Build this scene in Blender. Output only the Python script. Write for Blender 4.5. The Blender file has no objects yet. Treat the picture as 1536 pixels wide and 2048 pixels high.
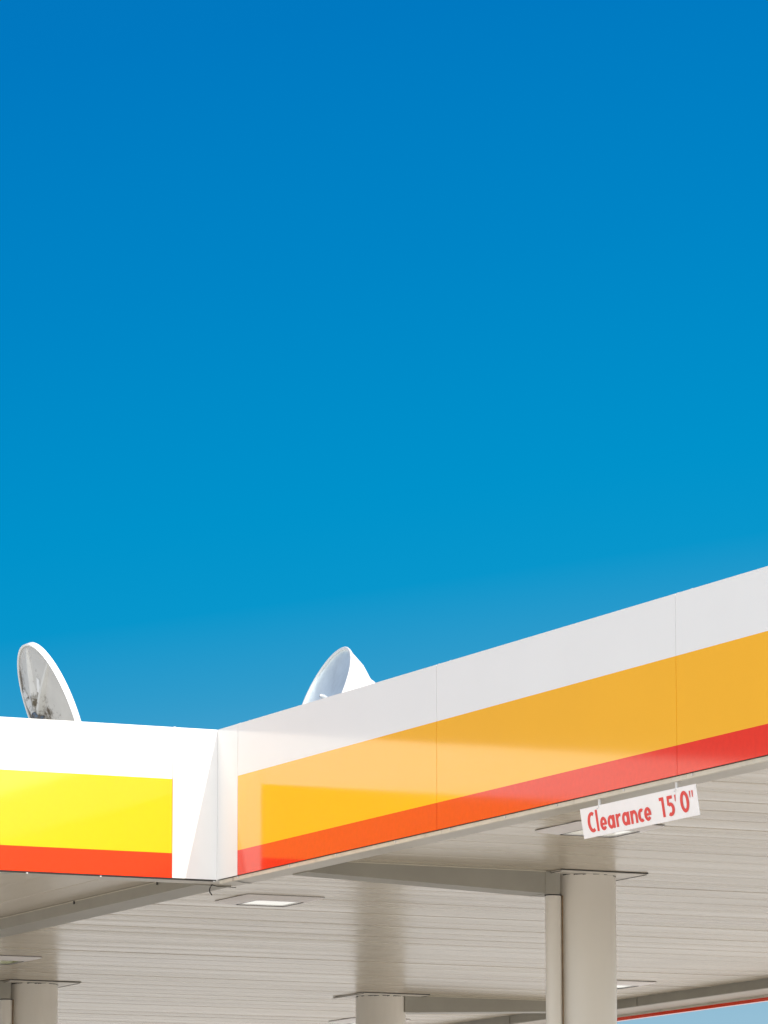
import bpy, bmesh, math, random
from mathutils import Vector, Matrix
random.seed(7)
R = math.radians
scene = bpy.context.scene
C = scene.collection

# ------------------------------------------------------------------ camera
cam_d = bpy.data.cameras.new("camera")
cam = bpy.data.objects.new("camera", cam_d)
C.objects.link(cam)
cam_d.sensor_fit = 'VERTICAL'
cam_d.sensor_height = 36.0
cam_d.lens = 9552.2 / 2048 * 36.0
cam_d.clip_start = 0.5
cam_d.clip_end = 6000
YAW, PITCH, ROLL = 0.443175, 0.176607, -0.00059986
fw = Vector((math.sin(YAW) * math.cos(PITCH), math.cos(YAW) * math.cos(PITCH), math.sin(PITCH)))
r0 = Vector((math.cos(YAW), -math.sin(YAW), 0))
u0 = r0.cross(fw)
rt = r0 * math.cos(ROLL) + u0 * math.sin(ROLL)
up = -r0 * math.sin(ROLL) + u0 * math.cos(ROLL)
CP = Vector((-11.91463, -27.55855, 1.56888))
m = Matrix((rt, up, -fw)).transposed().to_4x4()
m.translation = CP
cam.matrix_world = m
scene.camera = cam

# ------------------------------------------------------------------ sky, sun, exposure
SUNV = Vector((-0.2285, 0.95, -1.0)).normalized()      # direction the light travels
to_sun = -SUNV
elev = math.asin(to_sun.z)
azim = math.atan2(to_sun.x, to_sun.y)
w = bpy.data.worlds.new("World")
scene.world = w
w.use_nodes = True
nt = w.node_tree
bg = nt.nodes['Background']
sky = nt.nodes.new('ShaderNodeTexSky')
sky.sky_type = 'NISHITA'
sky.sun_disc = False
sky.sun_elevation = elev
sky.sun_rotation = azim
sky.altitude = 0
sky.air_density = 1.0
sky.dust_density = 0.35
sky.ozone_density = 2.0
EXPO = 0.86
STR = 0.15
hs = nt.nodes.new('ShaderNodeHueSaturation')
hs.inputs['Saturation'].default_value = 0.28
hs.inputs['Value'].default_value = 1.2
nt.links.new(sky.outputs[0], hs.inputs['Color'])
def wn(t, **k):
    n_ = nt.nodes.new(t)
    for a_, b_ in k.items(): setattr(n_, a_, b_)
    return n_
tcw = wn('ShaderNodeTexCoord')
sx = wn('ShaderNodeSeparateXYZ'); nt.links.new(tcw.outputs['Generated'], sx.inputs[0])
def lin(c):
    c /= 255.0
    return c / 12.92 if c <= 0.04045 else ((c + 0.055) / 1.055) ** 2.4
# deep clear blue of the sky away from the sun, as a function of height above the horizon (sine of elevation)
SKYB = [(0.0, (196, 218, 230)), (0.045, (162, 199, 219)), (0.072, (138, 184, 209)), (0.120, (84, 166, 208)), (0.142, (48, 156, 204)),
        (0.160, (8, 150, 204)), (0.178, (0, 146, 203)), (0.229, (0, 132, 198)), (0.277, (0, 121, 193)), (0.40, (8, 104, 178)), (0.75, (70, 128, 186)), (1.0, (110, 150, 195))]
rampw = wn('ShaderNodeValToRGB'); er = rampw.color_ramp.elements
for p_, c_ in SKYB[2:]: er.new(p_)
for i, (p_, c_) in enumerate(SKYB):
    er[i].position = p_; er[i].color = (*[lin(q) for q in c_], 1)
dr = wn('ShaderNodeVectorMath', operation='DOT_PRODUCT')
nt.links.new(tcw.outputs['Generated'], dr.inputs[0]); dr.inputs[1].default_value = (0.903, -0.429, 0)
sh = wn('ShaderNodeMath', operation='MULTIPLY_ADD')
nt.links.new(dr.outputs['Value'], sh.inputs[0]); sh.inputs[1].default_value = -0.14
nt.links.new(sx.outputs['Z'], sh.inputs[2]); nt.links.new(sh.outputs[0], rampw.inputs['Fac'])
scl = wn('ShaderNodeVectorMath', operation='SCALE')
nt.links.new(rampw.outputs['Color'], scl.inputs[0])
# blue sky dimmed towards the unseen north-west to weaken its reflection in the fascia
m0 = wn('ShaderNodeMapRange', interpolation_type='SMOOTHSTEP')
nt.links.new(sx.outputs['X'], m0.inputs['Value']); m0.inputs['From Min'].default_value = -0.45; m0.inputs['From Max'].default_value = 0.30
m0.inputs['To Min'].default_value = 0.66 / (STR * 2 ** EXPO); m0.inputs['To Max'].default_value = 1.0 / (STR * 2 ** EXPO)
nt.links.new(m0.outputs[0], scl.inputs['Scale'])
# clear blue only on the side away from the sun and low down; elsewhere the physical sky
dn = wn('ShaderNodeVectorMath', operation='DOT_PRODUCT')
nt.links.new(tcw.outputs['Generated'], dn.inputs[0]); dn.inputs[1].default_value = (-0.0, 1.0, 0)
m1 = wn('ShaderNodeMapRange', interpolation_type='SMOOTHSTEP')
nt.links.new(dn.outputs['Value'], m1.inputs['Value']); m1.inputs['From Min'].default_value = 0.25; m1.inputs['From Max'].default_value = 0.75
m2 = wn('ShaderNodeMapRange', interpolation_type='SMOOTHSTEP')
nt.links.new(sx.outputs['Z'], m2.inputs['Value']); m2.inputs['From Min'].default_value = 0.50; m2.inputs['From Max'].default_value = 0.98
m2.inputs['To Min'].default_value = 1.0; m2.inputs['To Max'].default_value = 0.0
mm = wn('ShaderNodeMath', operation='MULTIPLY'); nt.links.new(m1.outputs[0], mm.inputs[0]); nt.links.new(m2.outputs[0], mm.inputs[1])
mxw = wn('ShaderNodeMix', data_type='RGBA')
nt.links.new(mm.outputs[0], mxw.inputs['Factor']); nt.links.new(hs.outputs[0], mxw.inputs['A']); nt.links.new(scl.outputs[0], mxw.inputs['B'])
nt.links.new(mxw.outputs['Result'], bg.inputs['Color'])
bg.inputs['Strength'].default_value = STR
sd = bpy.data.lights.new("sun", 'SUN')
sd.energy = 2.0
sd.angle = R(0.5)
sd.color = (1.0, 0.95, 0.87)
sun = bpy.data.objects.new("sun", sd)
C.objects.link(sun)
sun.rotation_euler = SUNV.to_track_quat('-Z', 'Y').to_euler()
sun.location = (5, -20, 30)
scene.view_settings.view_transform = 'Standard'
scene.view_settings.look = 'None'
scene.view_settings.gamma = 1
scene.view_settings.exposure = EXPO
scene.cycles.max_bounces = 10
scene.cycles.diffuse_bounces = 6
scene.cycles.use_denoising = True

# ------------------------------------------------------------------ materials
MATS = {}
def mat(name, col, rough=0.5, metal=0.0, spec=0.5, coat=0.0, ior=1.5, var=0.0, vscale=3.0, bump=0.0,
        bscale=40.0, bstretch=(1, 1, 1), rvar=0.0, blotch=None, detail=8, bdetail=3):
    """procedural painted / concrete / metal surface: colour variation, roughness variation and bump, in object space"""
    if name in MATS: return MATS[name]
    mt = bpy.data.materials.new(name)
    mt.use_nodes = True
    n = mt.node_tree.nodes; l = mt.node_tree.links
    b = n['Principled BSDF']
    b.inputs['Base Color'].default_value = (*col, 1)
    b.inputs['Roughness'].default_value = rough
    b.inputs['Metallic'].default_value = metal
    b.inputs['Specular IOR Level'].default_value = spec
    b.inputs['IOR'].default_value = ior
    b.inputs['Coat Weight'].default_value = coat
    b.inputs['Coat Roughness'].default_value = 0.03
    tc = n.new('ShaderNodeTexCoord')
    mp = n.new('ShaderNodeMapping')
    mp.inputs['Scale'].default_value = bstretch
    l.new(tc.outputs['Object'], mp.inputs['Vector'])
    colour_out = None
    if var > 0:
        t = n.new('ShaderNodeTexNoise'); t.inputs['Scale'].default_value = vscale
        t.inputs['Detail'].default_value = 6; t.inputs['Roughness'].default_value = 0.6
        l.new(mp.outputs[0], t.inputs['Vector'])
        cr = n.new('ShaderNodeValToRGB')
        cr.color_ramp.elements[0].position = 0.3; cr.color_ramp.elements[1].position = 0.72
        cr.color_ramp.elements[0].color = (*[max(0, c * (1 - var)) for c in col], 1)
        cr.color_ramp.elements[1].color = (*[min(1, c * (1 + var * 0.5)) for c in col], 1)
        l.new(t.outputs['Fac'], cr.inputs['Fac'])
        colour_out = cr.outputs['Color']
    if blotch:
        bcol, thr, bsc, bst = blotch
        mp2 = n.new('ShaderNodeMapping'); mp2.inputs['Scale'].default_value = bst
        l.new(tc.outputs['Object'], mp2.inputs['Vector'])
        t2 = n.new('ShaderNodeTexNoise'); t2.inputs['Scale'].default_value = bsc
        t2.inputs['Detail'].default_value = detail; t2.inputs['Roughness'].default_value = 0.7
        l.new(mp2.outputs[0], t2.inputs['Vector'])
        c2 = n.new('ShaderNodeValToRGB')
        c2.color_ramp.elements[0].position = thr; c2.color_ramp.elements[1].position = min(1, thr + 0.14)
        l.new(t2.outputs['Fac'], c2.inputs['Fac'])
        mx = n.new('ShaderNodeMix'); mx.data_type = 'RGBA'
        l.new(c2.outputs['Color'], mx.inputs['Factor'])
        if colour_out: l.new(colour_out, mx.inputs['A'])
        else: mx.inputs['A'].default_value = (*col, 1)
        mx.inputs['B'].default_value = (*bcol, 1)
        colour_out = mx.outputs['Result']
    if colour_out: l.new(colour_out, b.inputs['Base Color'])
    if rvar > 0:
        t = n.new('ShaderNodeTexNoise'); t.inputs['Scale'].default_value = vscale * 1.7
        l.new(mp.outputs[0], t.inputs['Vector'])
        mr = n.new('ShaderNodeMapRange')
        mr.inputs['From Min'].default_value = 0.3; mr.inputs['From Max'].default_value = 0.7
        mr.inputs['To Min'].default_value = max(0.01, rough - rvar); mr.inputs['To Max'].default_value = rough + rvar
        l.new(t.outputs['Fac'], mr.inputs['Value']); l.new(mr.outputs[0], b.inputs['Roughness'])
    if bump > 0:
        t = n.new('ShaderNodeTexNoise'); t.inputs['Scale'].default_value = bscale
        t.inputs['Detail'].default_value = bdetail
        l.new(mp.outputs[0], t.inputs['Vector'])
        bp = n.new('ShaderNodeBump'); bp.inputs['Strength'].default_value = 1.0
        bp.inputs['Distance'].default_value = bump
        l.new(t.outputs['Fac'], bp.inputs['Height']); l.new(bp.outputs[0], b.inputs['Normal'])
    MATS[name] = mt
    return mt

WHITE = mat('white_fascia_paint', (0.83, 0.815, 0.785), 0.13, ior=1.36, bump=0.00012, bscale=6, var=0.015, vscale=1.5)
YELLOW = mat('yellow_fascia_paint', (0.97, 0.48, 0.010), 0.08, ior=1.54, bump=0.00012, bscale=6, var=0.02, vscale=1.2)
RED = mat('red_fascia_paint', (0.84, 0.047, 0.012), 0.08, ior=1.38, bump=0.00012, bscale=6, var=0.06, vscale=30)
TRIM = mat('cream_trim_metal', (0.62, 0.57, 0.46), 0.4, var=0.15, vscale=8, blotch=((0.16, 0.10, 0.06), 0.62, 6, (1, 1, 1)))
RIM = mat('rim_paint', (0.46, 0.42, 0.35), 0.35, var=0.12, vscale=2.0, bump=0.0006, bscale=5,
          blotch=((0.20, 0.13, 0.08), 0.70, 7, (1, 1, 1)))
SOFFX = mat('soffit_planks_paint', (0.54, 0.475, 0.372), 0.25, ior=1.5, var=0.015, vscale=1.5, bump=0.0030, bscale=1.2, detail=2, bdetail=1,
            bstretch=(0.10, 1.8, 1), rvar=0.04, blotch=((0.47, 0.405, 0.315), 0.50, 0.8, (0.5, 1.6, 1)))
SOFFY = mat('soffit_dull_planks_paint', (0.49, 0.43, 0.34), 0.32, ior=1.5, var=0.05, vscale=1.5, bump=0.0012, bscale=1.5,
            bstretch=(1.8, 0.10, 1), rvar=0.04)
BEAM = mat('beam_paint', (0.33, 0.31, 0.26), 0.45, var=0.12, vscale=3, bump=0.0008, bscale=6,
           blotch=((0.22, 0.17, 0.12), 0.70, 3, (1, 1, 1)))
COL = mat('column_paint', (0.72, 0.675, 0.60), 0.38, var=0.06, vscale=1.2, bump=0.0006, bscale=6, bstretch=(1, 1, 0.3))
DARK = mat('dark_sealant_and_shadow_line', (0.035, 0.032, 0.028), 0.7, var=0.4, vscale=25)  # sealant colour, also used for the painted shadow line round the lamps
RUST = mat('rust_stain', (0.26, 0.17, 0.09), 0.8, var=0.35, vscale=30)
LFRAME = mat('lamp_frame_paint', (0.86, 0.81, 0.79), 0.35, var=0.05, vscale=4)
LENS = mat('lamp_glass', (0.78, 0.80, 0.74), 0.05, ior=1.6, coat=0.3)
_b = LENS.node_tree.nodes['Principled BSDF']
_b.inputs['Emission Color'].default_value = (1.0, 0.98, 0.88, 1)          # faint emission added so the lens glass reads bright
_b.inputs['Emission Strength'].default_value = 0.17
LENSG = mat('lamp_glass_green_reflection', (0.42, 0.56, 0.12), 0.10, ior=1.5, var=0.4, vscale=9)  # yellow-green foliage reflection painted into the glass colour
BULB = mat('bulb_glass', (0.5, 0.52, 0.54), 0.1)
SIGNW = mat('sign_white_plate', (0.88, 0.86, 0.84), 0.35, var=0.04, vscale=6)
SIGNR = mat('sign_red_vinyl', (0.74, 0.05, 0.045), 0.4, var=0.05, vscale=20)
GALV = mat('galvanised_metal', (0.66, 0.65, 0.63), 0.4, metal=0.2, var=0.15, vscale=20)
ROOF = mat('roof_membrane', (0.45, 0.44, 0.41), 0.8, var=0.15, vscale=1.0)
DISHW = mat('dish_white_paint', (0.80, 0.79, 0.76), 0.3, var=0.04, vscale=5)
DISHB = mat('dish_weathered_back', (0.56, 0.54, 0.50), 0.5, var=0.15, vscale=4,
            blotch=((0.10, 0.09, 0.055), 0.585, 5, (1, 1, 1)))
DISHRIB = mat('dish_mouldy_rib', (0.62, 0.60, 0.56), 0.5, var=0.2, vscale=9,
              blotch=((0.13, 0.10, 0.05), 0.56, 8, (1, 1, 1)))
REFL = mat('polished_reflector', (0.78, 0.85, 0.87), 0.45, metal=0.5, var=0.2, vscale=4)
CABLE = mat('black_rubber', (0.03, 0.028, 0.026), 0.6)

def concrete():
    mt = mat('forecourt_concrete', (0.59, 0.55, 0.49), 0.8, var=0.14, vscale=0.25, bump=0.002, bscale=20)
    return mt
CONC = concrete()

# ------------------------------------------------------------------ mesh helpers
def mkobj(name, verts, faces, mats, parent=None, midx=None, smooth=False):
    me = bpy.data.meshes.new(name)
    me.from_pydata([tuple(v) for v in verts], [], faces)
    if not isinstance(mats, (list, tuple)): mats = [mats]
    for k in mats: me.materials.append(k)
    if midx:
        for p, i in zip(me.polygons, midx): p.material_index = i
    bm = bmesh.new(); bm.from_mesh(me)
    bmesh.ops.recalc_face_normals(bm, faces=bm.faces[:])
    bm.to_mesh(me); bm.free()
    if smooth:
        for p in me.polygons: p.use_smooth = True
        try: me.set_sharp_from_angle(angle=R(40))
        except Exception: pass
    o = bpy.data.objects.new(name, me)
    C.objects.link(o)
    if parent: o.parent = parent
    return o

class MB:
    """collects boxes, prisms, tubes and lathes; build() links them as ONE mesh object"""
    def __init__(s): s.v = []; s.f = []; s.m = []
    def add(s, vs, fs, mi=0):
        o = len(s.v); s.v += [Vector(q) for q in vs]
        s.f += [tuple(i + o for i in f) for f in fs]; s.m += [mi] * len(fs)
    def box(s, x0, x1, y0, y1, z0, z1, mi=0):
        s.add([(x0, y0, z0), (x1, y0, z0), (x1, y1, z0), (x0, y1, z0), (x0, y0, z1), (x1, y0, z1), (x1, y1, z1), (x0, y1, z1)],
              [(0, 3, 2, 1), (4, 5, 6, 7), (0, 1, 5, 4), (1, 2, 6, 5), (2, 3, 7, 6), (3, 0, 4, 7)], mi)
    def prism(s, poly, mp, mi=0):
        """poly 2D list; mp(u,v,k) -> 3D for k=0,1"""
        n = len(poly)
        s.add([mp(u, v, 0) for u, v in poly] + [mp(u, v, 1) for u, v in poly],
              [tuple(range(n)), tuple(range(2 * n - 1, n - 1, -1))] + [(i, (i + 1) % n, n + (i + 1) % n, n + i) for i in range(n)], mi)
    def frame(s, d):
        d = Vector(d).normalized()
        a = Vector((0, 0, 1)) if abs(d.z) < 0.9 else Vector((1, 0, 0))
        e1 = d.cross(a).normalized(); return e1, d.cross(e1).normalized(), d
    def tube(s, pts, r, n=12, mi=0, cap=True):
        pts = [Vector(p) for p in pts]
        if not isinstance(r, (list, tuple)): r = [r] * len(pts)
        vs = []
        for i, p in enumerate(pts):
            d = (pts[min(i + 1, len(pts) - 1)] - pts[max(i - 1, 0)])
            e1, e2, _ = s.frame(d)
            vs += [p + (e1 * math.cos(2 * math.pi * k / n) + e2 * math.sin(2 * math.pi * k / n)) * r[i] for k in range(n)]
        fs = [(i * n + k, i * n + (k + 1) % n, (i + 1) * n + (k + 1) % n, (i + 1) * n + k) for i in range(len(pts) - 1) for k in range(n)]
        if cap: fs += [tuple(range(n)), tuple((len(pts) - 1) * n + k for k in range(n))]
        s.add(vs, fs, mi)
    def lathe(s, prof, n=64, closed=False, mi=0):
        """profile (r, z) about local z"""
        vs = [(r * math.cos(2 * math.pi * k / n), r * math.sin(2 * math.pi * k / n), z) for r, z in prof for k in range(n)]
        m_ = len(prof)
        fs = [(i * n + k, i * n + (k + 1) % n, ((i + 1) % m_) * n + (k + 1) % n, ((i + 1) % m_) * n + k)
              for i in range(m_ if closed else m_ - 1) for k in range(n)]
        s.add(vs, fs, mi)
    def build(s, name, mats, parent=None, smooth=False):
        return mkobj(name, s.v, s.f, mats, parent, s.m, smooth)

def tag(o, label=None, cat=None, group=None, kind=None):
    if label: o['label'] = label
    if cat: o['category'] = cat
    if group: o['group'] = group
    if kind: o['kind'] = kind
    return o
def empty(name, loc=(0, 0, 0)):
    o = bpy.data.objects.new(name, None); o.location = loc; o.empty_display_size = 0.2
    C.objects.link(o); return o
def bevel(o, w_=0.004, seg=2):
    md = o.modifiers.new('bevel', 'BEVEL'); md.width = w_; md.segments = seg; md.limit_method = 'ANGLE'
    return o

# ------------------------------------------------------------------ dimensions (metres), origin under the inside corner
ZB, H = 4.572, 0.952                       # fascia foot (15 ft clearance), fascia height
ZT = ZB + H
ZY, ZR = ZB + 0.655 * H, ZB + 0.163 * H    # stripe limits
ZS = 4.65                                  # soffit
WX = 7.84                                  # wing width
Y0, Y1 = -14.8, 20.6                       # wing length
LX = -16.0                                 # far end of the left canopy
LY = 9.0

# ground
g = MB()
N = 24
xs = [-3000, -800, -250, -90] + [-60 + 5 * i for i in range(25)] + [90, 250, 800, 3000]
vs = [(x, y, 0) for y in xs for x in xs]
K = len(xs)
g.add(vs, [(j * K + i, j * K + i + 1, (j + 1) * K + i + 1, (j + 1) * K + i) for j in range(K - 1) for i in range(K - 1)])
tag(g.build('forecourt_ground', CONC), kind='structure')

# ------------------------------------------------------------------ canopy
canopy = empty('canopy', (0, 0, 0))
tag(canopy, 'large fuel station canopy with white, yellow and red striped fascia on round columns', 'canopy')

def fascia_panel(parent, a, b, plane, white=False, zlow=ZB, gap=0.0022, bolts=()):
    """one fascia panel between a and b (a<b) along its run; plane(s, t, z): s along the run, t = depth behind the face"""
    mb = MB()
    T = 0.045; a2, b2 = a + gap, b - gap
    zs = [zlow, ZR, ZY, ZT]
    for i in range(3):
        mi = 0 if (white or i == 2) else (2 if i == 0 else 1)
        z0, z1 = zs[i], zs[i + 1]
        P = [plane(a2, 0, z0), plane(b2, 0, z0), plane(b2, 0, z1), plane(a2, 0, z1),
             plane(a2, T, z0), plane(b2, T, z0), plane(b2, T, z1), plane(a2, T, z1)]
        fs = [(0, 1, 2, 3), (5, 4, 7, 6), (0, 3, 7, 4), (1, 5, 6, 2)]
        if i == 0: fs.append((0, 4, 5, 1))
        if i == 2: fs.append((3, 2, 6, 7))
        mb.add(P, fs, mi)
    for s_ in bolts:                                     # little lugs standing on the top edge
        q = [plane(s_ - 0.008, 0.008, ZT), plane(s_ + 0.008, 0.008, ZT), plane(s_ + 0.008, 0.024, ZT), plane(s_ - 0.008, 0.024, ZT)]
        mb.add(q + [Vector(k) + Vector((0, 0, 0.004)) for k in q],
               [(4, 5, 6, 7), (0, 1, 5, 4), (1, 2, 6, 5), (2, 3, 7, 6), (3, 0, 4, 7)], 0)
    return mb.build('fascia_panel', [WHITE, YELLOW, RED], parent)

fr_ = empty('fascia'); fr_.parent = canopy; tag(fr_, 'long fascia in shade on the right of the inside corner, glossy enough to mirror the sunlit one')
fl_ = empty('fascia'); fl_.parent = canopy; tag(fl_, 'sunlit fascia on the left of the inside corner')
fb_ = empty('fascia'); fb_.parent = canopy; tag(fb_, 'fascia on the far side of the canopy, seen from inside as a thin red lip')
pr = lambda s, t, z: Vector((t, s, z))                   # right fascia: face x=0
pl = lambda s, t, z: Vector((s, t, z))                   # left fascia: face y=0
fascia_panel(fr_, -0.3195, 0.0476, pr, white=True, bolts=(-0.31,))
ys = [-0.3205]
while ys[-1] > Y0 + 0.5: ys.append(ys[-1] - 2.838)
for a, b in zip(ys[1:], ys[:-1]): fascia_panel(fr_, a, b, pr, bolts=(b - 0.16, b - 0.015))
YE = ys[-1]
fascia_panel(fl_, -0.306, 0.0014, pl, white=True, bolts=(-0.29,))
xs_ = [-0.306]
while xs_[-1] > LX: xs_.append(xs_[-1] - 2.838)
for a, b in zip(xs_[1:], xs_[:-1]): fascia_panel(fl_, a, b, pl)
XE = xs_[-1]
pf = lambda s, t, z: Vector((WX - t, s, z))
yy = Y1
while yy > YE + 0.05:
    a = max(YE, yy - 2.838); fascia_panel(fb_, a, yy, pf, zlow=4.509); yy -= 2.838
# end fascias, so the canopy is closed on every side
fe = empty('fascia'); fe.parent = canopy
fascia_panel(fe, 0.046, WX - 0.046, lambda s, t, z: Vector((s, YE + t, z)))
fe = empty('fascia'); fe.parent = canopy
fascia_panel(fe, 0.046, WX - 0.046, lambda s, t, z: Vector((s, Y1 - t, z)))
fe = empty('fascia'); fe.parent = canopy
fascia_panel(fe, 0.046, LY, lambda s, t, z: Vector((XE + t, s, z)))
fe = empty('fascia'); fe.parent = canopy
fascia_panel(fe, XE, -0.001, lambda s, t, z: Vector((s, LY - t, z)))
fe = empty('fascia'); fe.parent = canopy
fascia_panel(fe, LY, Y1, pr)

# roof deck
mb = MB()
mb.box(0.05, WX - 0.05, YE + 0.05, Y1 - 0.05, 5.02, 5.12)
mb.box(XE + 0.05, -0.002, 0.05, LY - 0.05, 5.02, 5.119)
mb.build('roof_deck', ROOF, canopy)

# rims under the fascias
def rim(name, poly_boxes, m_=RIM):
    mb = MB()
    for b in poly_boxes: mb.box(*b)
    return mb.build(name, m_, canopy)
ZU = ZB + 0.004
rim('rim', [(0.05, 0.30, YE + 0.30, 0.0, ZU, 4.80)])                           # right fascia rim
rim('rim', [(XE + 0.30, 0.0, 0.05, 0.34, ZU + 0.002, 4.80)])                   # left fascia rim
rim('rim', [(XE + 0.05, XE + 0.298, 0.05, LY - 0.05, ZU, 4.80)])
rim('rim', [(XE + 0.30, -0.002, LY - 0.30, LY - 0.05, ZU, 4.80)])
rim('rim', [(0.05, WX - 0.05, YE + 0.05, YE + 0.298, ZU + 0.001, 4.80)])
rim('rim', [(0.05, WX - 0.05, Y1 - 0.30, Y1 - 0.05, ZU + 0.001, 4.80)])
# dark inner girder of the far rim, and its sloping pale underside
mb = MB(); mb.box(7.535, 7.56, YE + 0.3, Y1 - 0.302, ZB + 0.001, 4.80)
for k in range(14):
    y = YE + 1.3 + k * 2.4; mb.box(7.529, 7.535, y, y + 0.02, ZB + 0.003, ZS)
far_face = mb.build('rim', BEAM, canopy)
mb = MB()
mb.prism([(7.562, ZB), (7.765, 4.553), (7.765, 4.70), (7.562, 4.70)], lambda u, v, k: (u, (YE + 0.3, Y1 - 0.302)[k], v))
mb.build('rim', RIM, canopy)
mb = MB(); mb.box(7.768, 7.793, YE + 0.3, Y1 - 0.302, 4.537, 4.556); mb.build('trim', TRIM, canopy)
# rim beam that carries the wing's edge on past the inside corner (y > 0)
mb = MB(); mb.box(0.0, 0.25, 0.346, Y1 - 0.302, ZB - 0.001, 4.80)
rb = mb.build('rim_beam', BEAM, canopy)
mb = MB(); mb.box(-0.005, -0.001, 0.346, Y1 - 1, ZS - 0.007, ZS - 0.002)
mb.build('trim', TRIM, rb)
for k in range(9):
    mb = MB(); mb.box(-0.010, -0.0055, 0.95 + k * 1.45, 0.965 + k * 1.45, ZS - 0.024, ZS - 0.004); mb.build('screw', DARK, rb)
# retaining strip along the foot of the right fascia with joints
mb = MB()
y = -0.02
while y > YE:
    L_ = random.uniform(1.2, 2.0); e = max(YE, y - L_)
    mb.box(0.010, 0.030, e + 0.004, y, ZB - 0.026 - random.uniform(0, 0.003), ZB - 0.004)
    y = e
mb.build('trim', TRIM, canopy)
mb = MB(); mb.box(0.004, 0.045, YE, -0.001, ZB - 0.0035, ZB - 0.0005); mb.build('sealant', DARK, canopy)
rim('rim', [(0.002, 0.2985, 0.002, 0.3455, ZU + 0.0015, 4.80)])
mb = MB(); mb.box(XE, -0.003, 0.004, 0.045, ZB - 0.007, ZB - 0.0005); mb.build('sealant', DARK, canopy)
# little screws along the foot
for k in range(10):
    x = -0.1 - k * 0.62 + random.uniform(-0.08, 0.08)
    mb = MB(); mb.box(x, x + 0.010, -0.004, 0.003, ZB - 0.015, ZB - 0.0075); mb.build('screw', GALV, canopy)
for k in range(9):
    y = -0.35 - k * 0.72 + random.uniform(-0.1, 0.1)
    mb = MB(); mb.box(0.004, 0.0098, y, y + 0.012, ZB - 0.018, ZB - 0.006); mb.build('screw', GALV, canopy)
# ragged dark splits in the rim close to the corner
def sliver(pts):
    mb = MB(); n = len(pts)
    for (x0, y0), (x1, y1) in zip(pts[:-1], pts[1:]):
        mb.add([(x0, y0, ZU - 0.002), (x1, y1, ZU - 0.002), (x1, y1 + 0.018, ZU - 0.002), (x0, y0 + 0.018, ZU - 0.002)], [(0, 1, 2, 3)])
    return mb.build('split', DARK, canopy)
sliver([(0.035, -0.03), (0.10, 0.02), (0.16, 0.03), (0.24, 0.10), (0.30, 0.13)])
sliver([(-0.9, 0.06), (-0.80, 0.075), (-0.70, 0.07), (-0.62, 0.09)])
sliver([(-0.72, 0.02), (-0.60, 0.03), (-0.5, 0.02)])
sliver([(-1.38, 0.30), (-1.34, 0.20), (-1.31, 0.10)])

# soffit planks: each plank a shallow pan with a groove between
def planks(name, x0, x1, y0, y1, along, pitch, m_):
    mb = MB()
    a0, a1 = (y0, y1) if along == 'x' else (x0, x1)
    n = int((a1 - a0) / pitch) + 1
    prof = []
    for i in range(n):
        s = a0 + i * pitch; e = min(s + pitch, a1)
        if e - s < 0.05: continue
        sag = random.uniform(0.0, 0.0022); w_ = e - s; t0 = random.uniform(-0.0006, 0.0006); t1 = t0 + random.uniform(-0.0006, 0.0014)
        prof += [(s, ZS + 0.003), (s + 0.0012, ZS + 0.003), (s + 0.002, ZS + 0.0016 + t0), (s + 0.03, ZS + t0)]
        for q in (0.25, 0.5, 0.75): prof.append((s + w_ * q, ZS + t0 + (t1 - t0) * q - sag * 4 * q * (1 - q)))
        prof += [(e - 0.040, ZS + t1), (e - 0.0008, ZS + t1 + 0.0022)]
    prof.append((a1, ZS + 0.003))
    # split lengthwise so long sheets can dip a little
    cuts = 12
    b0, b1 = (x0, x1) if along == 'x' else (y0, y1)
    vs = []
    for c in range(cuts + 1):
        b = b0 + (b1 - b0) * c / cuts
        for (a, z) in prof:
            vs.append((b, a, z) if along == 'x' else (a, b, z))
    P = len(prof)
    mb.add(vs, [(c * P + i, c * P + i + 1, (c + 1) * P + i + 1, (c + 1) * P + i) for c in range(cuts) for i in range(P - 1)])
    return mb.build(name, m_, canopy)
planks('soffit', 0.302, 7.533, YE + 0.30, Y1 - 0.302, 'x', 0.406, SOFFX)
planks('soffit', XE + 0.30, -0.002, 0.342, LY - 0.302, 'y', 0.406, SOFFY)

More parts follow.
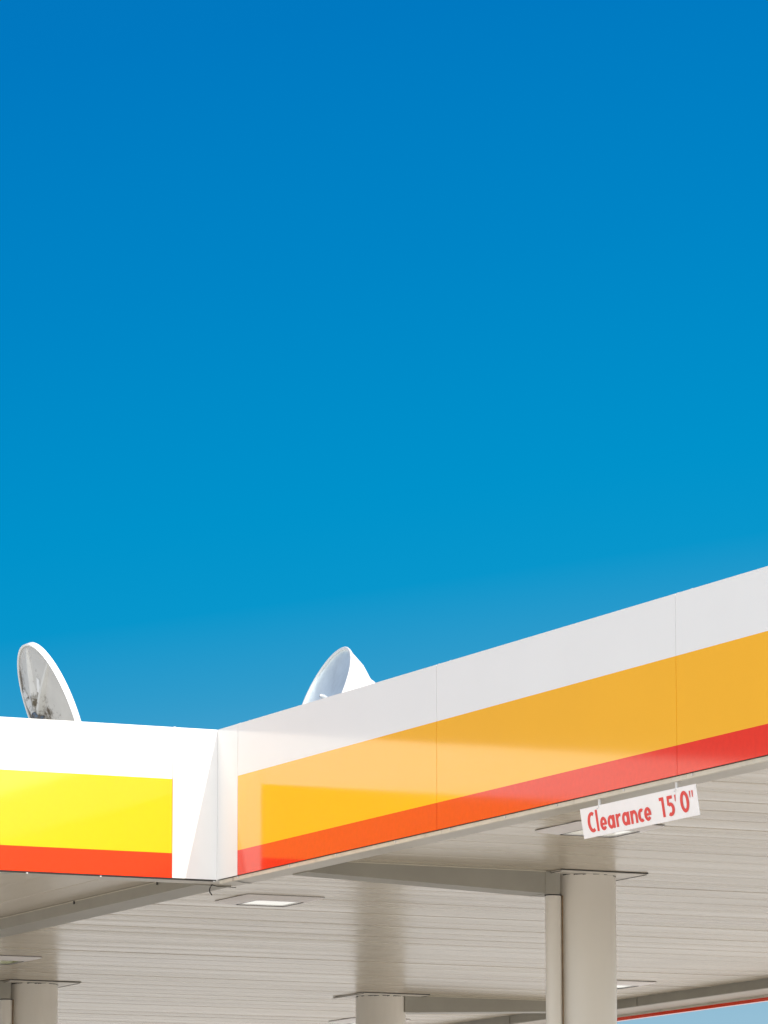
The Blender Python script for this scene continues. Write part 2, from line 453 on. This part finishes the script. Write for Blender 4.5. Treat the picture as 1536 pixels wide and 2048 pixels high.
# columns, collars, tapered outrigger beams, corner pipes
def column(cx, cy, side):
    r = 0.218 if side < 0 else 0.212
    c = MB(); n = 48
    c.tube([(cx, cy, 0), (cx, cy, ZS - 0.011)], r, n)
    c.box(cx - 0.34, cx + 0.34, cy - 0.34, cy + 0.34, 0, 0.02)
    co = c.build('column', COL, canopy, smooth=True)
    q = MB(); k = 0.305
    q.box(cx - k, cx + k, cy - k, cy + k, ZS - 0.012, ZS - 0.004)
    q.build('collar', COL, co)
    q = MB()                                                 # ragged sealant round the collar and the column head
    q.box(cx - k - 0.006, cx + k + 0.012, cy - k - 0.004, cy - k - 0.0005, ZS - 0.0075, ZS - 0.0005)
    for sg_ in (-1, 1): q.box(cx + sg_ * k - 0.004, cx + sg_ * k + 0.004, cy - k, cy + k, ZS - 0.0145, ZS - 0.0125)
    a = 0
    while a < 2 * math.pi:
        da = random.uniform(0.05, 0.22)
        if random.random() < 0.7:
            h_ = random.uniform(0.004, 0.011)
            for t in (a, a + da / 2):
                pass
            p0 = (cx + (r + 0.002) * math.cos(a), cy + (r + 0.002) * math.sin(a)); p1 = (cx + (r + 0.002) * math.cos(a + da), cy + (r + 0.002) * math.sin(a + da))
            q.add([(p0[0], p0[1], ZS - 0.0125), (p1[0], p1[1], ZS - 0.0125), (p1[0], p1[1], ZS - 0.0125 - h_ * 0.5), (p0[0], p0[1], ZS - 0.0125 - h_)], [(0, 1, 2, 3)])
        a += da
    q.build('sealant', DARK, co)
    # outrigger: deep at the column, shallow at the rim
    xe = 0.302 if side < 0 else 7.527
    xc = cx + side * 0.20
    yb = cy - 0.16
    b0, b1 = (cx - 0.345, cx - 0.242) if side < 0 else (cx + 0.152, cx + 0.29)
    xe2 = b0 + 0.002 if side < 0 else b1 - 0.002
    b = MB()
    b.prism([(xe, ZS - 0.001), (xe2, ZS - 0.001), (xe2, ZS - 0.144), (xe, ZS - 0.080)],
            lambda u, v, kk: (u, (yb, yb + 0.22)[kk], v))
    bo = b.build('beam', BEAM, canopy)
    b = MB(); b.box(b0, b1, yb - 0.004, yb + 0.21, ZS - 0.146, ZS - 0.003)
    b.build('bracket', BEAM, bo)
    b = MB(); b.box(min(xe, xe2), max(xe, xe2), yb - 0.008, yb - 0.0005, ZS - 0.008, ZS - 0.002); b.build('trim', TRIM, bo)
    if side > 0: return co
    px, py = cx + side * 0.262, yb + 0.055
    b = MB(); b.tube([(px, py, 0), (px, py, ZS - 0.150)], 0.050, 24)
    po = b.build('corner_pipe', COL, co, smooth=True)
    b = MB()
    b.tube([(px, py, ZS - 0.1535), (px, py, ZS - 0.1465)], 0.054, 24)
    b.build('sealant', DARK, po)
    b = MB(); ex = cx + side * 0.207
    b.prism([(-0.004, 0), (0.004, 0), (0.0028, -0.35), (0.002, -1.3), (-0.001, -1.5), (-0.0025, -0.7)],
            lambda u, v, kk: (ex + u, (yb + 0.030, yb + 0.036)[kk], ZS - 0.15 + v))
    b.build('rust_streak', RUST, co)
    return co
for cy in (-10.25, -0.55, 9.15, 18.85): column(2.304, cy, -1)
for cy in (-10.25, -0.55, 9.15, 18.85): column(5.475, cy, 1)
for cx in (-6.0, -12.5):                                   # columns of the left canopy, outside the picture
    c = MB(); c.tube([(cx, 4.5, 0), (cx, 4.5, ZS - 0.004)], 0.208, 48)
    c.build('column', COL, canopy, smooth=True)

# ------------------------------------------------------------------ soffit lamps
def make_lamp():
    root = empty('ceiling_light')
    s, t = 0.287, 0.030
    f = MB()
    prof = [(s, 0.0), (s - 0.002, -0.007), (s - 0.008, -0.010), (0.190, -t), (0.178, -t), (0.172, -t + 0.006)]
    vs = []
    def ring(d, z, rr):
        pts = []
        for (sx, sy, a0) in ((1, 1, 0), (-1, 1, 90), (-1, -1, 180), (1, -1, 270)):
            for k in range(5):
                a = R(a0 + k * 22.5); pts.append((sx * (d - rr) + rr * math.cos(a), sy * (d - rr) + rr * math.sin(a), z))
        return pts
    n = 20
    for (d, z) in prof: vs += ring(d, z, 0.03)
    fs = [(i * n + k, i * n + (k + 1) % n, (i + 1) * n + (k + 1) % n, (i + 1) * n + k) for i in range(len(prof) - 1) for k in range(n)]
    f.add(vs, fs)
    f.build('frame', LFRAME, root, smooth=True)
    g_ = MB(); g_.add(ring(0.1725, -t + 0.005, 0.03), [tuple(range(n))])
    g_.build('diffuser', LENS, root)
    d_ = MB()
    v1 = ring(0.181, -t - 0.0012, 0.03) + ring(0.171, -t - 0.0008, 0.03)
    d_.add(v1, [(k, (k + 1) % n, n + (k + 1) % n, n + k) for k in range(n)])
    v2 = ring(s + 0.002, -0.0005, 0.03) + ring(s, -0.0028, 0.03)
    d_.add(v2, [(k, (k + 1) % n, n + (k + 1) % n, n + k) for k in range(n)])  # outer dark ring paints a shadow line round the frame
    d_.build('gasket_and_shadow_line', DARK, root)
    return root
lamp0 = make_lamp()
lamp_spots = [
    (1.14, 1.74, 'square recessed lamp with bright glass just behind the inside corner of the canopy'),
    (1.12, -3.03, 'square recessed lamp partly hidden behind the hanging white clearance sign'),
    (1.16, 6.98, 'square recessed lamp with a greenish reflection painted into its glass, cut by the left edge, above the leftmost column'),
    (6.60, 7.12, 'square recessed lamp just right of the large front column, near the far edge'),
    (6.64, 11.85, 'square recessed lamp, only a corner showing left of the middle column at the bottom edge'),
]
for i, (x, y, lab) in enumerate(lamp_spots):
    if i == 0: o = lamp0
    else:
        o = lamp0.copy(); C.objects.link(o)
        for ch in list(lamp0.children):
            c = ch.copy(); C.objects.link(c); c.parent = o
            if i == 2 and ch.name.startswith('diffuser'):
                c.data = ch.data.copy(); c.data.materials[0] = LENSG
    o.location = (x, y, ZS - 0.002)
    tag(o, lab, 'ceiling light', 'square lamps set in the canopy soffit')

# ------------------------------------------------------------------ clearance sign
SL, SH = 1.276, 0.162
sg = empty('clearance_sign', (0.022, -4.868, 4.512))
tag(sg, 'small white hanging sign reading Clearance 15\' 0" in red letters under the shaded fascia', 'sign')
# local frame: +X runs along the sign (world -y), Z up, Y = outward (world -x); bottom swings in under the canopy
sg.rotation_euler = Matrix(((0, -1, 0), (-1, 0, 0), (0, 0, 1))).to_euler() if False else (0, 0, R(-90))
TH = R(9.0)
def sw(u, d, v):
    """u along, d depth (towards viewer negative), v measured down from the top edge"""
    return Vector((u, -d * math.cos(TH) + v * math.sin(TH) * 1.0, -v * math.cos(TH) - d * math.sin(TH)))
# after a -90 degree turn about Z: local +X -> world -y ; local +Y -> world +x
mb = MB()
mb.prism([(0, 0), (SL, 0), (SL, SH), (0, SH)], lambda u, v, k: sw(u, (0.0, -0.006)[k], v))
bevel(mb.build('panel', SIGNW, sg), 0.0015, 1)
mb = MB()
LVL = [0]
def ribbon(pts, wd):
    """flat stroke of width wd through 2D points (metres; u right, v down), on the sign's face"""
    LVL[0] += 1; d = 0.0008 + 0.00006 * LVL[0]
    Lp, Rp = [], []
    n = len(pts)
    ws = wd if isinstance(wd, (list, tuple)) else [wd] * n
    for i, (x, y) in enumerate(pts):
        x0, y0 = pts[max(i - 1, 0)]; x1, y1 = pts[min(i + 1, n - 1)]
        dx, dy = x1 - x0, y1 - y0; q = math.hypot(dx, dy); nx, ny = -dy / q, dx / q
        Lp.append((x + nx * ws[i] / 2, y + ny * ws[i] / 2)); Rp.append((x - nx * ws[i] / 2, y - ny * ws[i] / 2))
    vs = [sw(a, d, b) for a, b in Lp] + [sw(a, d, b) for a, b in Rp]
    mb.add(vs, [(i, i + 1, n + i + 1, n + i) for i in range(n - 1)])
def arc(u0_, u1_, v0_, v1_, a0, a1, wx=0.0275, wy=0.0175, n=36):
    """part of an elliptical ring, thicker at the sides (wx) than at top and bottom (wy)"""
    LVL[0] += 1; d = 0.0008 + 0.00006 * LVL[0]
    cx, cy = (u0_ + u1_) / 2, (v0_ + v1_) / 2; rx, ry = (u1_ - u0_) / 2, (v1_ - v0_) / 2
    O, I = [], []
    for i in range(n + 1):
        t = R(a0 + (a1 - a0) * i / n)
        O.append(sw(cx + rx * math.cos(t), d, cy - ry * math.sin(t))); I.append(sw(cx + (rx - wx) * math.cos(t), d, cy - (ry - wy) * math.sin(t)))
    mb.add(O + I, [(i, i + 1, n + 2 + i, n + 1 + i) for i in range(n)])
U = lambda t: t * SL
V = lambda t: t * SH
xt, bl, asc, cap = V(0.40), V(0.85), V(0.125), V(0.195)
ST = 0.0245
def stem(uc, v0_, v1_, w_=ST): ribbon([(U(uc), v0_), (U(uc), v1_)], w_)
def e_(a, b):
    arc(U(a), U(b), xt, bl, 0, 322)
    ribbon([(U(a) + 0.012, (xt + bl) / 2 + 0.002), (U(b) - 0.0005, (xt + bl) / 2 + 0.002)], 0.0125)
def a_(a, b):
    arc(U(a), U(b) - 0.006, xt, bl, 0, 360, 0.026, 0.0185)
    stem(b - 0.0096, xt + 0.0015, bl - 0.0015)
arc(U(0.054), U(0.138), V(0.165), V(0.845), 58, 302, 0.030, 0.019)                           # C
stem(0.1395, asc, V(0.835))                                                               # l
e_(0.162, 0.221)
a_(0.228, 0.293)
stem(0.3125, xt + 0.0015, bl - 0.0015)                                                    # r
ribbon([(U(0.320), xt + 0.022), (U(0.327), xt + 0.012), (U(0.337), xt + 0.0085), (U(0.3465), xt + 0.0105)], 0.0165)
a_(0.356, 0.421)
stem(0.4405, xt + 0.0015, bl - 0.0015)                                                    # n
arc(U(0.433), U(0.491), xt, xt + 0.070, 0, 165, 0.024, 0.018)
stem(0.4813, xt + 0.034, bl - 0.0015, 0.024)
arc(U(0.496), U(0.556), xt, bl, 55, 305)                                                  # c
e_(0.549, 0.609)
mb.build('lettering', SIGNR, sg); mb = MB()
stem(0.7155, cap, V(0.84), 0.0255)                                                        # 1
ribbon([(U(0.688), cap + 0.0085), (U(0.715), cap + 0.0085)], 0.017)
ribbon([(U(0.755), cap + 0.0085), (U(0.798), cap + 0.0085)], 0.017)                        # 5
ribbon([(U(0.7625), cap + 0.002), (U(0.7595), V(0.50))], 0.0205)
arc(U(0.741), U(0.809), V(0.41), V(0.855), 125, -128, 0.028, 0.0185)
ribbon([(U(0.8245), V(0.20)), (U(0.822), V(0.41))], [0.0135, 0.007])                       # '
arc(U(0.861), U(0.934), V(0.14), V(0.835), 0, 360, 0.028, 0.0195)                          # 0
for t in (0.948, 0.969): ribbon([(U(t), V(0.18)), (U(t - 0.002), V(0.39))], [0.0135, 0.007])    # "
mb.build('lettering', SIGNR, sg)
for u_ in (0.216, 1.070):
    q = MB(); q.tube([(u_, 0.006, 0.060), (u_, 0.008, -0.012)], 0.0095, 14)
    ro = q.build('hanger_rod', GALV, sg, smooth=True)
    q = MB(); q.box(u_ - 0.012, u_ + 0.022, -0.014, 0.03, 0.044, 0.049)
    q.tube([(u_ - 0.004, 0.02, 0.035), (u_ + 0.02, 0.02, 0.035)], 0.006, 10); q.build('clip', GALV, ro)
    q = MB(); q.tube([(u_ - 0.006, -0.0085 + 0.0015, -0.016), (u_ - 0.006, -0.001, -0.0175)], 0.0028, 10); q.build('bolt', GALV, sg)

# ------------------------------------------------------------------ loose cable at the inside corner
def ray(px, py, ax, val):
    d = fw + rt * ((px - 768) / 9552.2) - up * ((py - 1024) / 9552.2)
    return CP + d * ((val - CP[ax]) / d[ax])
mb = MB()
mb.tube([(0.112, 0.33, 4.580), (0.108, 0.33, 4.574), (0.097, 0.332, 4.556), (0.094, 0.334, 4.542), (0.098, 0.335, 4.526), (0.112, 0.336, 4.510)], 0.0042, 8)
mb.tube([(0.108, 0.33, 4.576), (0.16, 0.36, 4.569), (0.24, 0.37, 4.570), (0.29, 0.36, 4.568)], 0.0022, 8)
tag(mb.build('loose_cable', CABLE, smooth=True), 'short black loose cable end curling down from the soffit beside the inside corner', 'cable')

# ------------------------------------------------------------------ rooftop dish (back towards us) and round floodlight
def oriented(name, px, py, t, n_img, cosang):
    """empty at depth t on the sight line; local +Z = given direction: n_img (right, up) in the picture plane, cosang towards the viewer"""
    d = fw + rt * ((px - 768) / 9552.2) - up * ((py - 1024) / 9552.2)
    P = CP + d * t
    s = math.sqrt(1 - cosang ** 2); k = math.hypot(*n_img)
    z = (rt * n_img[0] / k + up * n_img[1] / k) * s - d.normalized() * cosang
    z.normalize()
    x = Vector((0, 0, 1)).cross(z).normalized(); y = z.cross(x)
    e = empty(name); M = Matrix((x, y, z)).transposed().to_4x4(); M.translation = P
    e.matrix_world = M; return e, P
TD = 31.8
dish, DP = oriented('satellite_dish', 99.5, 1430, TD, (-0.94, -0.35), 0.352)
tag(dish, 'round dish with thin white rim and stained ribbed back standing behind the sunlit left fascia', 'satellite dish')
RD = 150 * TD / 9552.2
Mi = dish.matrix_world.to_3x3().inverted()
up_l = (Mi @ (rt * -0.35 + up * 0.94)); A0 = math.atan2(up_l.y, up_l.x)      # the rim's highest point, in the dish's own plane
rt_l = (Mi @ (rt * 0.94 + up * 0.35)); SG = 1 if (math.cos(A0) * rt_l.y - math.sin(A0) * rt_l.x) > 0 else -1
def weathered(name, base, stain, gain, edge):
    """weathered paint: mould collects round the hub and along the lower left edge of the dish"""
    mt = mat(name, base, 0.5, var=0.12, vscale=4)
    n = mt.node_tree.nodes; l = mt.node_tree.links; bs = n['Principled BSDF']
    src = bs.inputs['Base Color'].links[0].from_socket
    tc = n.new('ShaderNodeTexCoord')
    ln = n.new('ShaderNodeVectorMath'); ln.operation = 'LENGTH'; l.new(tc.outputs['Object'], ln.inputs[0])
    mr = n.new('ShaderNodeMapRange'); l.new(ln.outputs['Value'], mr.inputs['Value'])
    mr.inputs['From Min'].default_value = 0.10; mr.inputs['From Max'].default_value = RD * 0.62
    mr.inputs['To Min'].default_value = gain; mr.inputs['To Max'].default_value = 0.0
    dt = n.new('ShaderNodeVectorMath'); dt.operation = 'DOT_PRODUCT'; l.new(tc.outputs['Object'], dt.inputs[0])
    a_ = A0 + SG * R(-75); dt.inputs[1].default_value = (math.cos(a_), math.sin(a_), 0)
    m2_ = n.new('ShaderNodeMapRange'); l.new(dt.outputs['Value'], m2_.inputs['Value'])
    m2_.inputs['From Min'].default_value = RD * 0.45; m2_.inputs['From Max'].default_value = RD * 0.95
    m2_.inputs['To Min'].default_value = 0.0; m2_.inputs['To Max'].default_value = edge
    ns = n.new('ShaderNodeTexNoise'); ns.inputs['Scale'].default_value = 11; ns.inputs['Detail'].default_value = 8
    ns.inputs['Roughness'].default_value = 0.7; l.new(tc.outputs['Object'], ns.inputs['Vector'])
    ad = n.new('ShaderNodeMath'); l.new(ns.outputs['Fac'], ad.inputs[0]); l.new(mr.outputs[0], ad.inputs[1])
    a2 = n.new('ShaderNodeMath'); l.new(ad.outputs[0], a2.inputs[0]); l.new(m2_.outputs[0], a2.inputs[1])
    cr = n.new('ShaderNodeValToRGB'); cr.color_ramp.elements[0].position = 0.60; cr.color_ramp.elements[1].position = 0.74
    l.new(a2.outputs[0], cr.inputs['Fac'])
    mx = n.new('ShaderNodeMix'); mx.data_type = 'RGBA'; l.new(cr.outputs['Color'], mx.inputs['Factor'])
    l.new(src, mx.inputs['A']); mx.inputs['B'].default_value = (*stain, 1)
    l.new(mx.outputs['Result'], bs.inputs['Base Color']); return mt
DB = weathered('dish_stained_back', (0.60, 0.575, 0.53), (0.10, 0.075, 0.045), 0.19, 0.30)
DR = weathered('dish_stained_rib', (0.68, 0.66, 0.61), (0.12, 0.095, 0.055), 0.19, 0.24)
mb = MB()
mb.lathe([(RD, 0.0), (RD, -0.042), (RD - 0.012, -0.042), (RD - 0.014, -0.004), (RD - 0.005, 0.0)], 96, closed=True)
mb.build('rim', DISHW, dish, smooth=True)
mb = MB()
dome = lambda r_: -0.012 + 0.066 * math.cos(min(1, r_ / (RD - 0.006)) * math.pi / 2) ** 1.15
prof = [(RD - 0.010 - (RD - 0.07) * i / 14, dome(RD - 0.010 - (RD - 0.07) * i / 14)) for i in range(15)]
mb.lathe(prof, 96)
mb.lathe([(r_, z_ - 0.006) for r_, z_ in prof], 96)
mb.build('reflector', DB, dish, smooth=True)
for deg in (0, 46, 122, 180, 238, 298):
    a = A0 + SG * R(deg); ca, sa = math.cos(a), math.sin(a)
    mb = MB(); P_ = []
    for i in range(9):
        r_ = 0.05 + (RD - 0.03 - 0.05) * i / 8
        zz = dome(r_) - 0.003; hh = 0.034 * (1 - i / 8) ** 0.7 + 0.010; wv = 0.020 + 0.012 * (1 - i / 8)
        for (o_, z_) in ((-wv, zz), (-wv * 0.45, zz + hh), (wv * 0.45, zz + hh), (wv, zz)):
            P_.append((r_ * ca - o_ * sa, r_ * sa + o_ * ca, z_))
    mb.add(P_, [(i * 4 + j, i * 4 + j + 1, (i + 1) * 4 + j + 1, (i + 1) * 4 + j) for i in range(8) for j in range(3)] + [(0, 1, 2, 3), (32, 33, 34, 35)])
    mb.build('rib', DR, dish)
mb = MB(); mb.lathe([(0.001, 0.115), (0.045, 0.115), (0.055, 0.105), (0.058, 0.05), (0.075, 0.04), (0.075, 0.0)], 32)
hub = mb.build('hub', mat('hub_metal', (0.12, 0.11, 0.10), 0.6, var=0.5, vscale=12, blotch=((0.10, 0.20, 0.32), 0.50, 9, (1, 1, 1))), dish, smooth=True)
mb = MB(); a = A0 + SG * R(27); r_ = RD * 0.47
z0_, z1_ = dome(r_ - 0.05), dome(r_ + 0.05)
mb.add([((r_ + dr_) * math.cos(a) - o_ * math.sin(a), (r_ + dr_) * math.sin(a) + o_ * math.cos(a), (z0_ if dr_ < 0 else z1_) + 0.0035) for dr_, o_ in ((-0.05, -0.025), (0.05, -0.025), (0.05, 0.025), (-0.05, 0.025))], [(0, 1, 2, 3)])
mb.build('plate', DISHW, dish)

TF = 31.5
fl, FP = oriented('floodlight', 646.5, 1394, TF, (-0.897, -0.441 + 0.882), 0.284)
tag(fl, 'round white deep-bodied floodlight with pale blue glass face behind the shaded right fascia', 'floodlight')
k = TF / 9552.2; RF = 110.3 * k
s_ = 0.959
mb = MB()
bod = [(109.5, 0), (108.8, -5), (106.2, -8), (104.8, -12), (101, -22), (93.5, -40), (78, -62), (74.5, -68), (73.5, -76), (70, -85), (61, -91), (45, -96), (20, -99), (0.3, -99)]
mb.lathe([(r_ * k, z_ * k / s_) for r_, z_ in bod], 96)
mb.build('housing', DISHW, fl, smooth=True)
mb = MB(); mb.lathe([(110.3 * k, -0.006), (111 * k, 0.002), (109.5 * k, 0.006), (105.2 * k, 0.004), (104.3 * k, -0.001), (105 * k, -0.01)], 96)
mb.build('rim', DISHW, fl, smooth=True)
mb = MB()
mb.lathe([((104.8 * math.sin(i / 14 * math.pi / 2) + 0.1) * k, (-1.5 - 13 * math.cos(i / 14 * math.pi / 2)) * k) for i in range(15)], 96)
mb.build('reflector', REFL, fl, smooth=True)
mb = MB(); mb.lathe([(0.001, 0.03), (0.012, 0.025), (0.018, 0.0), (0.015, -0.03), (0.012, -0.05)], 24)
mb.build('bulb', BULB, fl, smooth=True)

def post(e, P, off, nm):
    q = MB(); inv = e.matrix_world.inverted()
    a = Vector(P) + off
    q.tube([inv @ Vector((a.x, a.y, 5.121)), inv @ Vector((a.x, a.y, P.z - 0.18)), inv @ (Vector(P) + off * 0.45)], 0.03, 16)
    q.tube([inv @ Vector((a.x, a.y, 5.121)), inv @ Vector((a.x, a.y, 5.14))], 0.10, 20)
    q.build('mount', GALV, e, smooth=True)
nz = dish.matrix_world.to_3x3() @ Vector((0, 0, 1)); post(dish, DP, nz * 0.30, 'm')
nz = fl.matrix_world.to_3x3() @ Vector((0, 0, -1)); post(fl, FP, nz * 0.50, 'm')
bpy.context.view_layer.update()
